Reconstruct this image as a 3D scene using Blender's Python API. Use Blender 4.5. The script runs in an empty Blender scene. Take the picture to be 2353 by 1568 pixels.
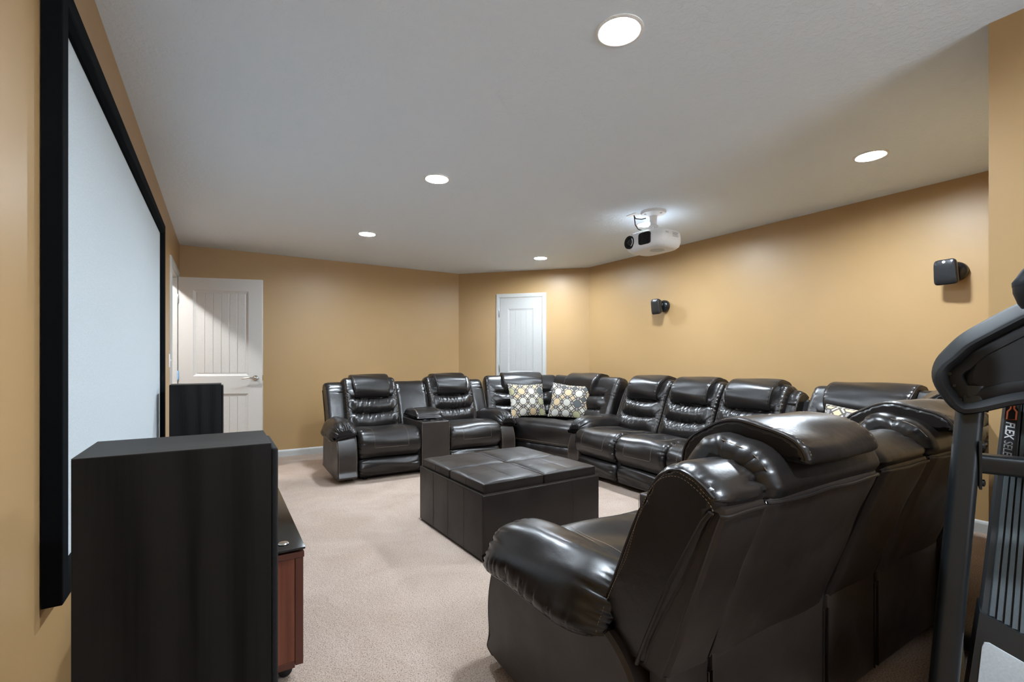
import bpy, bmesh, math, random
import numpy as np
from mathutils import Vector, Matrix
PI = math.pi
S = bpy.context.scene
COL = S.collection
R = math.radians

# ------------------------------------------------------------------ materials
def mat(name):
    m = bpy.data.materials.new(name); m.use_nodes = True
    nt = m.node_tree; b = nt.nodes['Principled BSDF']
    return m, nt, b
def N(nt, t, **kw):
    n = nt.nodes.new(t)
    for k, v in kw.items():
        if k in n.inputs: n.inputs[k].default_value = v
        else: setattr(n, k, v)
    return n
def L(nt, a, b): nt.links.new(a, b)
def srgb(r, g, b):
    f = lambda c: (c/255/12.92) if c/255 <= .04045 else ((c/255+.055)/1.055)**2.4
    return (f(r), f(g), f(b), 1)
def ramp(nt, fac, stops, interp='LINEAR'):
    r = nt.nodes.new('ShaderNodeValToRGB'); r.color_ramp.interpolation = interp
    e = r.color_ramp.elements
    while len(e) < len(stops): e.new(.5)
    for i, (p, c) in enumerate(stops): e[i].position = p; e[i].color = c
    L(nt, fac, r.inputs[0]); return r.outputs[0]
def coords(nt, scale=(1, 1, 1), out='Object'):
    tc = nt.nodes.new('ShaderNodeTexCoord'); mp = N(nt, 'ShaderNodeMapping'); mp.inputs['Scale'].default_value = scale
    L(nt, tc.outputs[out], mp.inputs[0]); return mp.outputs[0]
def noise(nt, vec, scale, detail=3, rough=.5, dist=0):
    n = N(nt, 'ShaderNodeTexNoise', Scale=scale, Detail=detail, Roughness=rough, Distortion=dist); L(nt, vec, n.inputs['Vector']); return n.outputs[0]
def bump(nt, b, h, strength, dist, prev=None):
    n = N(nt, 'ShaderNodeBump', Strength=strength, Distance=dist); L(nt, h, n.inputs['Height'])
    if prev: L(nt, prev, n.inputs['Normal'])
    L(nt, n.outputs[0], b.inputs['Normal']); return n.outputs[0]
def simple(name, col, rough=.5, metal=0, spec=.5, grain=0, gs=200):
    m, nt, b = mat(name)
    v = coords(nt); f = noise(nt, v, gs, 2)
    c0 = tuple(x*.92 for x in col[:3])+(1,); c1 = tuple(min(1, x*1.06) for x in col[:3])+(1,)
    L(nt, ramp(nt, f, [(.3, c0), (.7, c1)]), b.inputs['Base Color'])
    b.inputs['Roughness'].default_value = rough; b.inputs['Metallic'].default_value = metal
    b.inputs['Specular IOR Level'].default_value = spec
    if grain: bump(nt, b, f, grain, .002)
    return m
M = {}
def leather(name, c0, c1, r0, r1, wr=.25, spec=.5):
    m, nt, b = mat(name); v = coords(nt)
    L(nt, ramp(nt, noise(nt, v, 5, 4), [(.35, c0), (.7, c1)]), b.inputs['Base Color'])
    rr = ramp(nt, noise(nt, v, 6, 2), [(.3, (r0,)*3+(1,)), (.7, (r1,)*3+(1,))]); L(nt, rr, b.inputs['Roughness'])
    b.inputs['Specular IOR Level'].default_value = spec
    vo = N(nt, 'ShaderNodeTexVoronoi', Scale=420.); L(nt, v, vo.inputs['Vector'])
    p = bump(nt, b, vo.outputs['Distance'], .08, .001)
    p = bump(nt, b, noise(nt, v, 13, 2, .45), wr, .01, p)
    bump(nt, b, noise(nt, v, 42, 3, .5), wr*.75, .004, p)
    return m
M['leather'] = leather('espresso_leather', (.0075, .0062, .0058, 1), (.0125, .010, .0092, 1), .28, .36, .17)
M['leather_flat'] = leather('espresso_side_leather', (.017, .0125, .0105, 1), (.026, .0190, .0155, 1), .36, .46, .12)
M['leather_ott'] = leather('ottoman_leather', (.011, .008, .007, 1), (.016, .012, .0105, 1), .36, .46, .1, spec=.34)
M['thread'] = simple('tan_thread', (.20, .15, .105, 1), .7)
M['piping'] = leather('piping_leather', (.014, .011, .010, 1), (.02, .016, .014, 1), .28, .36, .05)
M['lining'] = simple('dark_underlining', (.008, .007, .007, 1), .9)
M['plastic'] = simple('black_plastic', (.006, .0063, .007, 1), .5, spec=.3, grain=.04)
M['gloss_plastic'] = simple('gloss_black_plastic', (.008, .009, .011, 1), .18)
M['gun'] = simple('gunmetal_paint', (.013, .0158, .0182, 1), .33, .25, grain=.05, gs=600)
M['console_top'] = simple('console_grey_plastic', (.0065, .0085, .010, 1), .6, spec=.13)
M['silver'] = simple('silver_plastic', (.42, .46, .48, 1), .4)
M['rib'] = simple('rib_rubber', (.055, .072, .08, 1), .55)
M['rubber'] = simple('black_rubber', (.012, .013, .014, 1), .6)
M['orange'] = simple('orange_print', (.75, .16, .04, 1), .5)
M['white_print'] = simple('white_print', (.75, .76, .77, 1), .5)
M['grey_print'] = simple('grey_print', (.36, .37, .38, 1), .5)
M['chrome'] = simple('brushed_nickel', (.62, .60, .57, 1), .22, 1)
M['hinge'] = simple('hinge_steel', (.45, .44, .42, 1), .35, 1)
M['blue'] = simple('blue_tape', (.22, .42, .68, 1), .6)
M['paint'] = simple('white_trim_paint', (.47, .465, .44, 1), .38)
M['door'] = simple('white_door_paint', (.43, .425, .405, 1), .42)
M['plate'] = simple('white_plate_plastic', (.8, .8, .78, 1), .4)
M['fabric_white'] = simple('screen_fabric', (.50, .55, .575, 1), .9, spec=.1)
M['velvet'] = simple('black_velvet', (.0045, .0055, .0065, 1), .9, spec=.05, grain=.2, gs=500)
M['grille'] = simple('grille_cloth', (.007, .007, .008, 1), .9, grain=.4, gs=900)
M['glass'] = simple('black_glass', (.009, .0085, .008, 1), .09)
M['proj'] = simple('projector_white', (.74, .745, .75, 1), .38)
M['lens'] = simple('projector_lens', (.008, .008, .010, 1), .08)
M['sat'] = simple('satellite_black', (.012, .0125, .014, 1), .35, grain=.35, gs=110)
def wood(name, dark, light, sc, rough, axis=2, spec=.5):
    m, nt, b = mat(name); b.inputs['Specular IOR Level'].default_value = spec
    s = [7, 7, 7]; s[axis] = .55
    v = coords(nt, tuple(s))
    w = N(nt, 'ShaderNodeTexWave', Scale=sc, Distortion=9., Detail=3.); w.wave_type = 'RINGS'; w.rings_direction = 'Y'
    w.inputs['Detail Scale'].default_value = .6
    L(nt, v, w.inputs['Vector'])
    s2 = [90, 90, 90]; s2[axis] = 3
    fn = noise(nt, coords(nt, tuple(s2)), 1, 3)
    mx = N(nt, 'ShaderNodeMath', operation='MULTIPLY_ADD'); L(nt, w.outputs[1], mx.inputs[0]); mx.inputs[1].default_value = .6; L(nt, fn, mx.inputs[2])
    L(nt, ramp(nt, mx.outputs[0], [(.35, dark), (1.0, light)]), b.inputs['Base Color'])
    b.inputs['Roughness'].default_value = rough
    bump(nt, b, mx.outputs[0], .12, .0015)
    return m
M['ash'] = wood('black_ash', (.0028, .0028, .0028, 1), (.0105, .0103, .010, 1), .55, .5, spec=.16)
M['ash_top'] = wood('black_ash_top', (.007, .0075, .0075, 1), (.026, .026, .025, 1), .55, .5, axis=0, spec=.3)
M['cherry'] = wood('cherry_wood', (.105, .026, .0125, 1), (.19, .056, .028, 1), .6, .38)
M['cherry_dark'] = simple('cherry_post', (.085, .024, .014, 1), .38)

m, nt, b = mat('tan_wall_paint'); M['wall'] = m
v = coords(nt); L(nt, ramp(nt, noise(nt, v, 1.2, 2), [(.3, (.385, .243, .108, 1)), (.7, (.41, .260, .118, 1))]), b.inputs['Base Color'])
b.inputs['Roughness'].default_value = .42; b.inputs['Specular IOR Level'].default_value = .4
bump(nt, b, noise(nt, v, 160, 3), .06, .002)
m, nt, b = mat('ceiling_knockdown'); M['ceil'] = m
v = coords(nt); n1 = noise(nt, v, 38, 4, .6, .5)
h = ramp(nt, n1, [(.46, (0, 0, 0, 1)), (.60, (1, 1, 1, 1))])
b.inputs['Base Color'].default_value = (.75, .83, .91, 1); b.inputs['Roughness'].default_value = .8
bump(nt, b, h, .22, .004)
m, nt, b = mat('carpet_pile'); M['carpet'] = m
v = coords(nt); fl = noise(nt, v, 190, 3, .7)
big = noise(nt, v, 2.2, 4, .6, .6)
c1 = ramp(nt, fl, [(.34, (.16, .105, .075, 1)), (.44, (.46, .36, .295, 1)), (.60, (.575, .465, .388, 1)), (.75, (.71, .585, .50, 1))])
c2 = ramp(nt, big, [(.35, (.86, .83, .80, 1)), (.65, (1, 1, 1, 1))])
mx = N(nt, 'ShaderNodeMix', data_type='RGBA', blend_type='MULTIPLY'); mx.inputs[0].default_value = 1
L(nt, c1, mx.inputs[6]); L(nt, c2, mx.inputs[7]); L(nt, mx.outputs[2], b.inputs['Base Color'])
b.inputs['Roughness'].default_value = .95; b.inputs['Specular IOR Level'].default_value = .1
p = bump(nt, b, fl, .8, .012); bump(nt, b, noise(nt, v, 45, 2), .4, .015, p)
m, nt, b = mat('lamp_diffuser'); M['lamp'] = m
b.inputs['Base Color'].default_value = (.9, .9, .9, 1)
b.inputs['Emission Color'].default_value = (.88, 1, 1.12, 1); b.inputs['Emission Strength'].default_value = 150
m, nt, b = mat('hall_lamp_diffuser'); M['lamp2'] = m
b.inputs['Emission Color'].default_value = (1, 1, 1, 1); b.inputs['Emission Strength'].default_value = 200

# patterned pillow fabric
m, nt, b = mat('octagon_fabric'); M['octagon'] = m
def mth(op, a, c=None):
    n = N(nt, 'ShaderNodeMath', operation=op)
    for i, x in enumerate((a, c)):
        if x is None: continue
        if isinstance(x, (int, float)): n.inputs[i].default_value = x
        else: L(nt, x, n.inputs[i])
    return n.outputs[0]
uv = nt.nodes.new('ShaderNodeUVMap'); sx = nt.nodes.new('ShaderNodeSeparateXYZ'); L(nt, uv.outputs[0], sx.inputs[0])
K = 3.45
X = mth('MULTIPLY', sx.outputs[0], K); Y = mth('MULTIPLY', sx.outputs[1], K)
cxx, cyy = mth('FLOOR', X), mth('FLOOR', Y)
ax = mth('ABSOLUTE', mth('SUBTRACT', mth('SUBTRACT', X, cxx), .5)); ay = mth('ABSOLUTE', mth('SUBTRACT', mth('SUBTRACT', Y, cyy), .5))
D = mth('ADD', ax, ay); MXX = mth('MAXIMUM', ax, ay); MNN = mth('MINIMUM', ax, ay); DF = mth('ABSOLUTE', mth('SUBTRACT', ax, ay))
def rnd(a, c, off):
    cb = nt.nodes.new('ShaderNodeCombineXYZ'); L(nt, a, cb.inputs[0]); L(nt, c, cb.inputs[1]); cb.inputs[2].default_value = off
    w = nt.nodes.new('ShaderNodeTexWhiteNoise'); L(nt, cb.outputs[0], w.inputs[0]); return w.outputs[0]
cream, peach, sage, slate, back = (.52, .50, .44, 1), (.50, .37, .22, 1), (.36, .34, .19, 1), (.075, .085, .085, 1), (.070, .060, .055, 1)
octc = ramp(nt, rnd(cxx, cyy, 3.), [(0, cream), (.32, peach), (.55, sage), (.8, slate)], 'CONSTANT')
diac = ramp(nt, rnd(mth('FLOOR', mth('ADD', X, .5)), mth('FLOOR', mth('ADD', Y, .5)), 9.), [(0, cream), (.35, peach), (.7, slate)], 'CONSTANT')
def mixc(a, c, mask):
    n = N(nt, 'ShaderNodeMix', data_type='RGBA'); L(nt, mask, n.inputs[0])
    if isinstance(a, tuple): n.inputs[6].default_value = a
    else: L(nt, a, n.inputs[6])
    if isinstance(c, tuple): n.inputs[7].default_value = c
    else: L(nt, c, n.inputs[7])
    return n.outputs[2]
AND = lambda a, c: mth('MULTIPLY', a, c)
c_ = mixc(back, (.25, .23, .22, 1), AND(mth('GREATER_THAN', MXX, .385), mth('LESS_THAN', MNN, .085)))
c_ = mixc(c_, (.60, .53, .38, 1), AND(AND(mth('GREATER_THAN', D, .55), mth('LESS_THAN', D, .655)), mth('LESS_THAN', DF, .22)))
c_ = mixc(c_, diac, mth('GREATER_THAN', D, .775))
c_ = mixc(c_, octc, AND(mth('LESS_THAN', MXX, .315), mth('LESS_THAN', D, .45)))
L(nt, c_, b.inputs['Base Color']); b.inputs['Roughness'].default_value = .85
bump(nt, b, noise(nt, coords(nt), 500, 2), .2, .001)

# ------------------------------------------------------------------ mesh helpers
class MB:
    def __init__(s): s.v = []; s.f = []; s.m = []
    def add(s, verts, faces, mi=0):
        o = len(s.v); s.v += [tuple(map(float, p)) for p in verts]
        s.f += [tuple(i+o for i in f) for f in faces]; s.m += [mi]*len(faces); return s
    def loft(s, rings, closed=True, caps=True, mi=0):
        n = len(rings[0]); vs = [p for r in rings for p in r]; fs = []
        for a in range(len(rings)-1):
            for i in range(n if closed else n-1):
                j = (i+1) % n; fs.append((a*n+i, a*n+j, (a+1)*n+j, (a+1)*n+i))
        if caps: fs += [tuple(range(n-1, -1, -1)), tuple(range((len(rings)-1)*n, len(rings)*n))]
        return s.add(vs, fs, mi)
    def prism(s, poly, z0, z1, mi=0):          # plan polygon ccw, extruded in z
        return s.loft([[(x, y, z0) for x, y in poly], [(x, y, z1) for x, y in poly]], mi=mi)
    def box(s, x0, x1, y0, y1, z0, z1, bev=0, mi=0, seg=2):
        bm = bmesh.new(); bmesh.ops.create_cube(bm, size=1)
        for q in bm.verts: q.co = ((x0+x1)/2+q.co.x*(x1-x0), (y0+y1)/2+q.co.y*(y1-y0), (z0+z1)/2+q.co.z*(z1-z0))
        if bev: bmesh.ops.bevel(bm, geom=bm.edges[:], offset=bev, segments=seg, profile=.6, affect='EDGES')
        bm.verts.index_update(); s.add([q.co for q in bm.verts], [[q.index for q in f.verts] for f in bm.faces], mi); bm.free(); return s
    def tube(s, pts, r, n=8, mi=0, closed=False):
        P = [Vector(p) for p in pts]; rings = []; k = len(P); up = None
        for i in range(k):
            a, c = (P[i-1], P[(i+1) % k]) if closed else (P[max(i-1, 0)], P[min(i+1, k-1)])
            t = (c-a); t = t.normalized() if t.length > 1e-9 else Vector((0, 0, 1))
            if up is None: up = Vector((0, 0, 1)) if abs(t.z) < .9 else Vector((1, 0, 0))
            x = t.cross(up); x = x.normalized() if x.length > 1e-6 else t.orthogonal().normalized()
            y = x.cross(t); up = y
            rr = r[i] if isinstance(r, (list, tuple)) else r
            rings.append([P[i]+x*math.cos(2*PI*j/n)*rr+y*math.sin(2*PI*j/n)*rr for j in range(n)])
        if closed: rings.append(rings[0])
        return s.loft(rings, caps=not closed, mi=mi)
    def lathe(s, prof, n=32, c=(0, 0, 0), ax='z', mi=0):   # prof [(r,h)]
        rings = []
        for r, h in prof:
            ring = []
            for j in range(n):
                a = 2*PI*j/n; p, q = r*math.cos(a), r*math.sin(a)
                ring.append({'z': (c[0]+p, c[1]+q, c[2]+h), 'y': (c[0]+q, c[1]+h, c[2]+p), 'x': (c[0]+h, c[1]+p, c[2]+q)}[ax])
            rings.append(ring)
        return s.loft(rings, mi=mi)
    def xf(s, mtx):
        s.v = [tuple(mtx @ Vector(p)) for p in s.v]; return s
    def mesh(s, name, mats, smooth=True, angle=40):
        me = bpy.data.meshes.new(name); me.from_pydata(s.v, [], s.f); me.update()
        for k in (mats if isinstance(mats, (list, tuple)) else [mats]): me.materials.append(M[k])
        me.polygons.foreach_set('material_index', s.m)
        bm = bmesh.new(); bm.from_mesh(me); bmesh.ops.recalc_face_normals(bm, faces=bm.faces[:]); bm.to_mesh(me); bm.free()
        if smooth:
            me.shade_smooth(); me.set_sharp_from_angle(angle=R(angle))
            for p in me.polygons:
                if p.loop_total > 30: p.use_smooth = False
        return me
    def obj(s, name, mats, parent=None, loc=None, **kw):
        return link(name, s.mesh(name, mats, **kw), parent, loc)
def link(name, data, parent=None, loc=None):
    o = bpy.data.objects.new(name, data); COL.objects.link(o)
    if parent: o.parent = parent
    if loc: o.location = loc
    return o
def thing(name, label, cat, loc=(0, 0, 0), rz=0, group=None):
    o = bpy.data.objects.new(name, None); COL.objects.link(o); o.empty_display_size = .1
    o.location = loc; o.rotation_euler = (0, 0, rz); return tag(o, label, cat, group)
def tag(o, label, cat, group=None):
    o['label'] = label; o['category'] = cat
    if group: o['group'] = group
    return o
def struct(o): o['kind'] = 'structure'; return o
def copy_tree(o, parent=None):
    c = o.copy(); COL.objects.link(c)
    if parent: c.parent = parent
    for ch in list(o.children): copy_tree(ch, c)
    return c

def crv(pts, n, closed=True, poly=False):
    P = np.array(pts, float); k = len(P); out = []
    segs = k if closed else k-1
    for i in range(segs):
        if closed: p0, p1, p2, p3 = P[i-1], P[i], P[(i+1) % k], P[(i+2) % k]
        else: p0, p1, p2, p3 = P[max(i-1, 0)], P[i], P[i+1], P[min(i+2, k-1)]
        for t in np.linspace(0, 1, 24, endpoint=False):
            if poly: out.append(p1+(p2-p1)*t); continue
            out.append(.5*((2*p1)+(-p0+p2)*t+(2*p0-5*p1+4*p2-p3)*t*t+(-p0+3*p1-3*p2+p3)*t**3))
    out.append(P[0] if closed else P[-1]); out = np.array(out)
    d = np.r_[0, np.cumsum(np.linalg.norm(np.diff(out, axis=0), axis=1))]
    s = np.linspace(0, d[-1], n, endpoint=not closed)
    return np.c_[[np.interp(s, d, out[:, j]) for j in range(out.shape[1])]].T, d[-1]

class Cushion:
    """puffed upholstery: a closed profile swept along one axis, ends rounded, with gathers at the ends"""
    def __init__(s, prof, a0, a1, axis='x', n=110, na=44, r=.05, k=1., wr=None, disp=None, seed=1, lump=.002, poly=False, wr_at=None, shear=None):
        rng = np.random.RandomState(seed)
        P, per = crv(prof, n, True, poly); s.per = per
        T = np.roll(P, -1, 0)-np.roll(P, 1, 0); T /= np.linalg.norm(T, axis=1)[:, None]
        area = .5*np.sum(P[:, 0]*np.roll(P[:, 1], -1)-np.roll(P[:, 0], -1)*P[:, 1])
        Nn = np.c_[T[:, 1], -T[:, 0]]*(1 if area > 0 else -1)
        t = np.linspace(0, 1, na); a = a0+(a1-a0)*(.55*t+.45*(.5-.5*np.cos(PI*t)))
        q = np.minimum(a-a0, a1-a)
        g = np.clip(1-q/r, 0, 1); inset = k*r*(1-np.sqrt(np.maximum(0, 1-g*g)))
        S_ = np.arange(n)/n*per
        d = -np.repeat(inset[:, None], n, 1)
        if wr:
            amp, ln, cnt = wr
            for end in (0, 1):
                qq = (a-a0) if end == 0 else (a1-a)
                ks = np.arange(cnt)*(per/cnt)+rng.uniform(-.3, .3, cnt)*per/cnt
                for kk in ks:
                    w_ = rng.uniform(.006, .013); l_ = ln*rng.uniform(.4, 1.5); am = amp*rng.uniform(.3, 1.3)
                    drift = rng.uniform(-.25, .25)
                    ds = S_[None, :]-kk-drift*qq[:, None]; ds = (ds+per/2) % per-per/2
                    x2 = (ds/w_)**2
                    fade = np.exp(-(qq/l_)**2)[:, None]
                    if wr_at is not None: am = am*wr_at(P[int(kk/per*n) % n])
                    d += -am*(1-.8*x2)*np.exp(-x2)*fade
        for _ in range(6):
            k1, k2, ph = rng.uniform(4, 16), rng.randint(2, 7)*2*PI/per, rng.uniform(0, 6.28)
            d += lump*.5*np.sin(a[:, None]*k1+S_[None, :]*k2+ph)
        if disp is not None: d += disp(a[:, None], P[None, :, 0], P[None, :, 1], Nn[None, :, 0], Nn[None, :, 1], S_[None, :])
        Q = P[None]+Nn[None]*d[:, :, None]
        A = np.repeat(a[:, None], n, 1)
        if axis == 'x': G = np.stack([A, Q[..., 0], Q[..., 1]], -1)
        elif axis == 'y': G = np.stack([Q[..., 0], A, Q[..., 1]], -1)
        else: G = np.stack([Q[..., 0], Q[..., 1], A], -1)
        if shear is not None: G = shear(G)
        s.G, s.a, s.P, s.n, s.na = G, a, P, n, na
        s.mb = MB().loft(G.tolist())
    def at(s, a, j):                          # surface point at axis position a, fractional profile index j
        ia = float(np.interp(a, s.a, np.arange(s.na))); i0 = min(int(ia), s.na-2); fa = ia-i0
        j0 = int(math.floor(j)); fj = j-j0; j0 %= s.n; j1 = (j0+1) % s.n
        G = s.G; return Vector((G[i0, j0]*(1-fa)+G[i0+1, j0]*fa)*(1-fj)+Vector(G[i0, j1]*(1-fa)+G[i0+1, j1]*fa)*fj)
    def jof(s, p, q): return int(np.argmin((s.P[:, 0]-p)**2+(s.P[:, 1]-q)**2))
    def path(s, pts, step=.006, sm=0):              # pts: (a, j)
        out = []
        for (a0, j0), (a1, j1) in zip(pts[:-1], pts[1:]):
            k = max(2, int((s.at(a0, j0)-s.at(a1, j1)).length*1.15/step)+abs(int(j1-j0)))
            out += [s.at(a0+(a1-a0)*t/k, j0+(j1-j0)*t/k) for t in range(k)]
        out.append(s.at(*pts[-1]))
        if sm and len(out) > 2*sm:             # seams run straighter than the gathers they hold
            ar = np.array(out); k = np.ones(2*sm+1)/(2*sm+1); pad = np.r_[np.repeat(ar[:1], sm, 0), ar, np.repeat(ar[-1:], sm, 0)]
            out = [Vector(p) for p in np.c_[[np.convolve(pad[:, c], k, 'valid') for c in range(3)]].T]
        return out
    def stitch(s, pts, r=.0009, mi=1, dash=True):
        P = s.path(pts, .0035, 6)
        if not dash: s.mb.tube(P[::2]+[P[-1]], r, 5, mi); return s
        # resample at even spacing, then dashes
        ar = np.array(P); d = np.r_[0, np.cumsum(np.linalg.norm(np.diff(ar, axis=0), axis=1))]
        k = 0.
        while k < d[-1]-.005:
            seg = [[np.interp(k+e, d, ar[:, c]) for c in range(3)] for e in (0, .0025, .005)]
            s.mb.tube(seg, [r*.8, r*1.15, r*.8], 4, mi); k += .0078
        return s
    def cord(s, pts, r=.004, mi=2): s.mb.tube(s.path(pts, .008, 6), r, 6, mi); return s

LM = ['leather', 'thread', 'piping']
# ------------------------------------------------------------------ upholstery pieces (front y=0 towards the room, back +y)
BACK = [(.51, .40), (.525, .47), (.565, .58), (.612, .70), (.66, .82), (.71, .912), (.755, .957), (.81, .962), (.86, .935), (.893, .875), (.880, .835), (.79, .66), (.72, .46), (.66, .40), (.55, .375)]
def back_disp(hw, seed, low=True):
    rng = np.random.RandomState(seed)
    ks = rng.uniform(-hw*.75, hw*.75, 17); ws = rng.uniform(.006, .012, 17); am = rng.uniform(.2, 1, 17)
    def f(a, y, z, ny, nz, S_):
        fr = np.clip(-ny*1.4, 0, 1)*np.clip((z-.40)/.05, 0, 1)
        e = 1-np.clip((np.abs(a)/hw-.60)/.24, 0, 1); e = e*e*(3-2*e)
        zz = z+.012*np.cos(a/hw*2.2)
        lob = .050*np.abs(np.sin(PI*(zz-.600)/.155))**.6
        gate = np.clip((.84-z)/.06, 0, 1)
        d = fr*gate*(e*lob+(1-e)*.030)+fr*(1-gate)*.030
        for zc in (.600, .755):
            near = np.exp(-((zz-zc+.015)/.048)**2)
            for k, w, q in zip(ks, ws, am):
                x2 = ((a-k-.25*(zz-zc))/w)**2; d = d-.0085*q*fr*e*near*(1-.8*x2)*np.exp(-x2)
            # flared folds where the crease dies out at the bolsters
            for sgn in (-1, 1):
                for m_ in range(5):
                    th = (-.9+.45*m_); xx = sgn*a-hw*.70; ww = (zz-zc)-xx*th
                    d = d-.006*fr*np.exp(-(ww/.008)**2)*np.exp(-((xx-.04)/.045)**2)
        return d
    return f
SEAT = [(.01, .255), (-.015, .32), (-.008, .40), (.035, .465), (.12, .492), (.30, .482), (.50, .462), (.60, .44), (.61, .34), (.55, .235), (.30, .20), (.08, .205)]
FOOT = [(.035, .055), (.012, .10), (.008, .15), (.03, .20), (.075, .212), (.13, .19), (.14, .12), (.12, .06), (.08, .045)]
HEAD = [(.615, .760), (.594, .795), (.592, .86), (.622, .935), (.685, .988), (.76, 1.010), (.83, 1.002), (.884, .976), (.912, .945), (.915, .917), (.893, .912), (.858, .915), (.81, .930), (.755, .922), (.705, .875), (.67, .81), (.645, .760)]
WING = [(.545, .39), (.545, .46), (.590, .60), (.648, .75), (.695, .85), (.737, .905), (.79, .924), (.84, .905), (.882, .868), (.872, .83), (.79, .64), (.715, .46), (.69, .39), (.58, .375)]
cache = {}
def cached(key, fn):
    if key not in cache: cache[key] = fn()
    return cache[key]
def mesh_back(w, seed=1):
    def fn():
        c = Cushion(BACK, -w/2, w/2, n=190, na=96, r=.05, wr=(.006, .045, 40), disp=back_disp(w/2, seed), seed=seed, lump=.002, wr_at=lambda p: 1. if p[1] > .72 else .35)
        for sg in (-1, 1):
            x = sg*(w/2-.022)
            c.stitch([(x, c.jof(.515, .47)), (x, c.jof(.88, .90))], dash=False, r=.0012)
        return c.mb.mesh('backrest', LM)
    return cached(('back', w, seed), fn)
def mesh_head(w, seed=2):
    def fn():
        def taper(G):
            z = G[..., 2]; y = G[..., 1]; G[..., 0] *= 1-.10*np.clip((.95-z)/.2, 0, 1)*(y < .7)-.07*np.clip((y-.76)/.14, 0, 1); return G
        c = Cushion(HEAD, -w/2, w/2, n=150, na=50, r=.022, k=.75, wr=(.0035, .03, 34), seed=seed, lump=.0022, shear=taper)
        n = c.n; j0, j1 = c.jof(.615, .760), c.jof(.915, .917)
        for sg in (-1, 1):
            x = sg*(w/2-.006); c.cord([(x, j0), (x, j1)], .0048)
            x = sg*(w/2-.020); c.stitch([(x, j0), (x, j1)])
        return c.mb.mesh('headrest', LM)
    return cached(('head', w, seed), fn)
def mesh_wing(w, seed=3):
    def fn():
        c = Cushion(WING, -w/2, w/2, n=150, na=44, r=.05, k=.42, wr=(.009, .05, 34), seed=seed, lump=.002, wr_at=lambda p: 1.1 if p[1] > .80 else .25)
        i0, i1 = c.jof(.56, .44), c.jof(.862, .86)
        ins = [c.P[j]+(np.array([.72, .62])-c.P[j])/np.linalg.norm(np.array([.72, .62])-c.P[j])*.030 for j in range(min(i0, i1), max(i0, i1)+1)]
        for sg in (-1, 1):                       # line of thread and a welt on the flat outer side
            xo_ = sg*(w/2+.0004); ar = np.array([(xo_, y, z) for y, z in ins]); dd = np.r_[0, np.cumsum(np.linalg.norm(np.diff(ar, axis=0), axis=1))]; k = .0
            while k < dd[-1]-.005:
                c.mb.tube([[np.interp(k+e, dd, ar[:, q]) for q in range(3)] for e in (0, .0025, .005)], [.0007, .0011, .0007], 4, 1); k += .0082
            c.mb.tube([(sg*(w/2+.001), y, z) for y, z in ((.672, .39), (.70, .47), (.765, .64), (.845, .81), (.862, .835))], .0052, 7, 2)
        for sg in (-1, 1):
            x = sg*(w/2-.004)
            c.cord([(x, c.jof(.556, .50)), (x, c.jof(.88, .87))], .004)
            c.cord([(sg*(w/2-.012), c.jof(.872, .83)), (sg*(w/2-.012), c.jof(.69, .39))], .006)
            c.stitch([(sg*(w/2-.0005), c.jof(.53, .42)), (sg*(w/2-.0005), c.jof(.885, .87))])
        return c.mb.mesh('wing', LM)
    return cached(('wing', w, seed), fn)
def mesh_seat(w, seed=4):
    def fn():
        c = Cushion(SEAT, -w/2, w/2, n=150, na=60, r=.045, k=.8, wr=(.010, .035, 46), seed=seed, lump=.003, wr_at=lambda p: 1. if p[0] < .2 else .2)
        jt, jb = c.jof(.50, .462), c.jof(-.012, .325); jl = c.jof(.02, .245)
        h = w*.27
        for sg in (-1, 1): c.stitch([(sg*h, jt), (sg*h, jb)], dash=False, r=.0010); c.stitch([(sg*h, jb), (sg*(h+.09), jl)], dash=False, r=.0010)
        c.stitch([(-h, jb), (h, jb)], dash=False, r=.0010)
        return c.mb.mesh('seat_cushion', LM)
    return cached(('seat', w, seed), fn)
def mesh_foot(w, seed=5):
    return cached(('foot', w, seed), lambda: Cushion(FOOT, -w/2, w/2, n=90, na=50, r=.035, k=.7, wr=(.006, .06, 26), seed=seed, lump=.003).mb.mesh('footrest', LM))
def mesh_shell(w, top=.84):
    def fn():
        pr = [(.64, .38), (.745, .375), (.752, .40), (.80, .555), (.845, .70), (.887, .832), (.882, .845), (.835, .858), (.765, .74), (.675, .52)]
        c = Cushion(pr, -w/2, w/2, n=80, na=14, r=.012, k=1, lump=.0012, seed=8, poly=True)
        mb = c.mb
        # lower tail of the shell hangs straight down
        mb.box(-w/2+.001, w/2-.001, .70, .749, .045, .40, .008)
        # wavy piping along the top seam and straight piping down both edges
        j = c.jof(.887, .835)
        pts = [c.at(-w/2+w*t/24, j)+Vector((0, .002, .0018*math.sin((w*t/24)*26))) for t in range(25)]
        mb.tube(pts, .0042, 7, 2)
        for sg in (-1, 1):
            x = sg*(w/2-.001)
            mb.tube([c.at(x, jj) for jj in np.linspace(c.jof(.748, .385), j, 14)]+[pts[0 if sg < 0 else -1]], .0034, 6, 2)
            mb.tube([(x, .749, .05), (x, .75, .36)], .003, 6, 2)
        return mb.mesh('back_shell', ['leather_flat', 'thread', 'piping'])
    return cached(('shell', w), fn)
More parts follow.
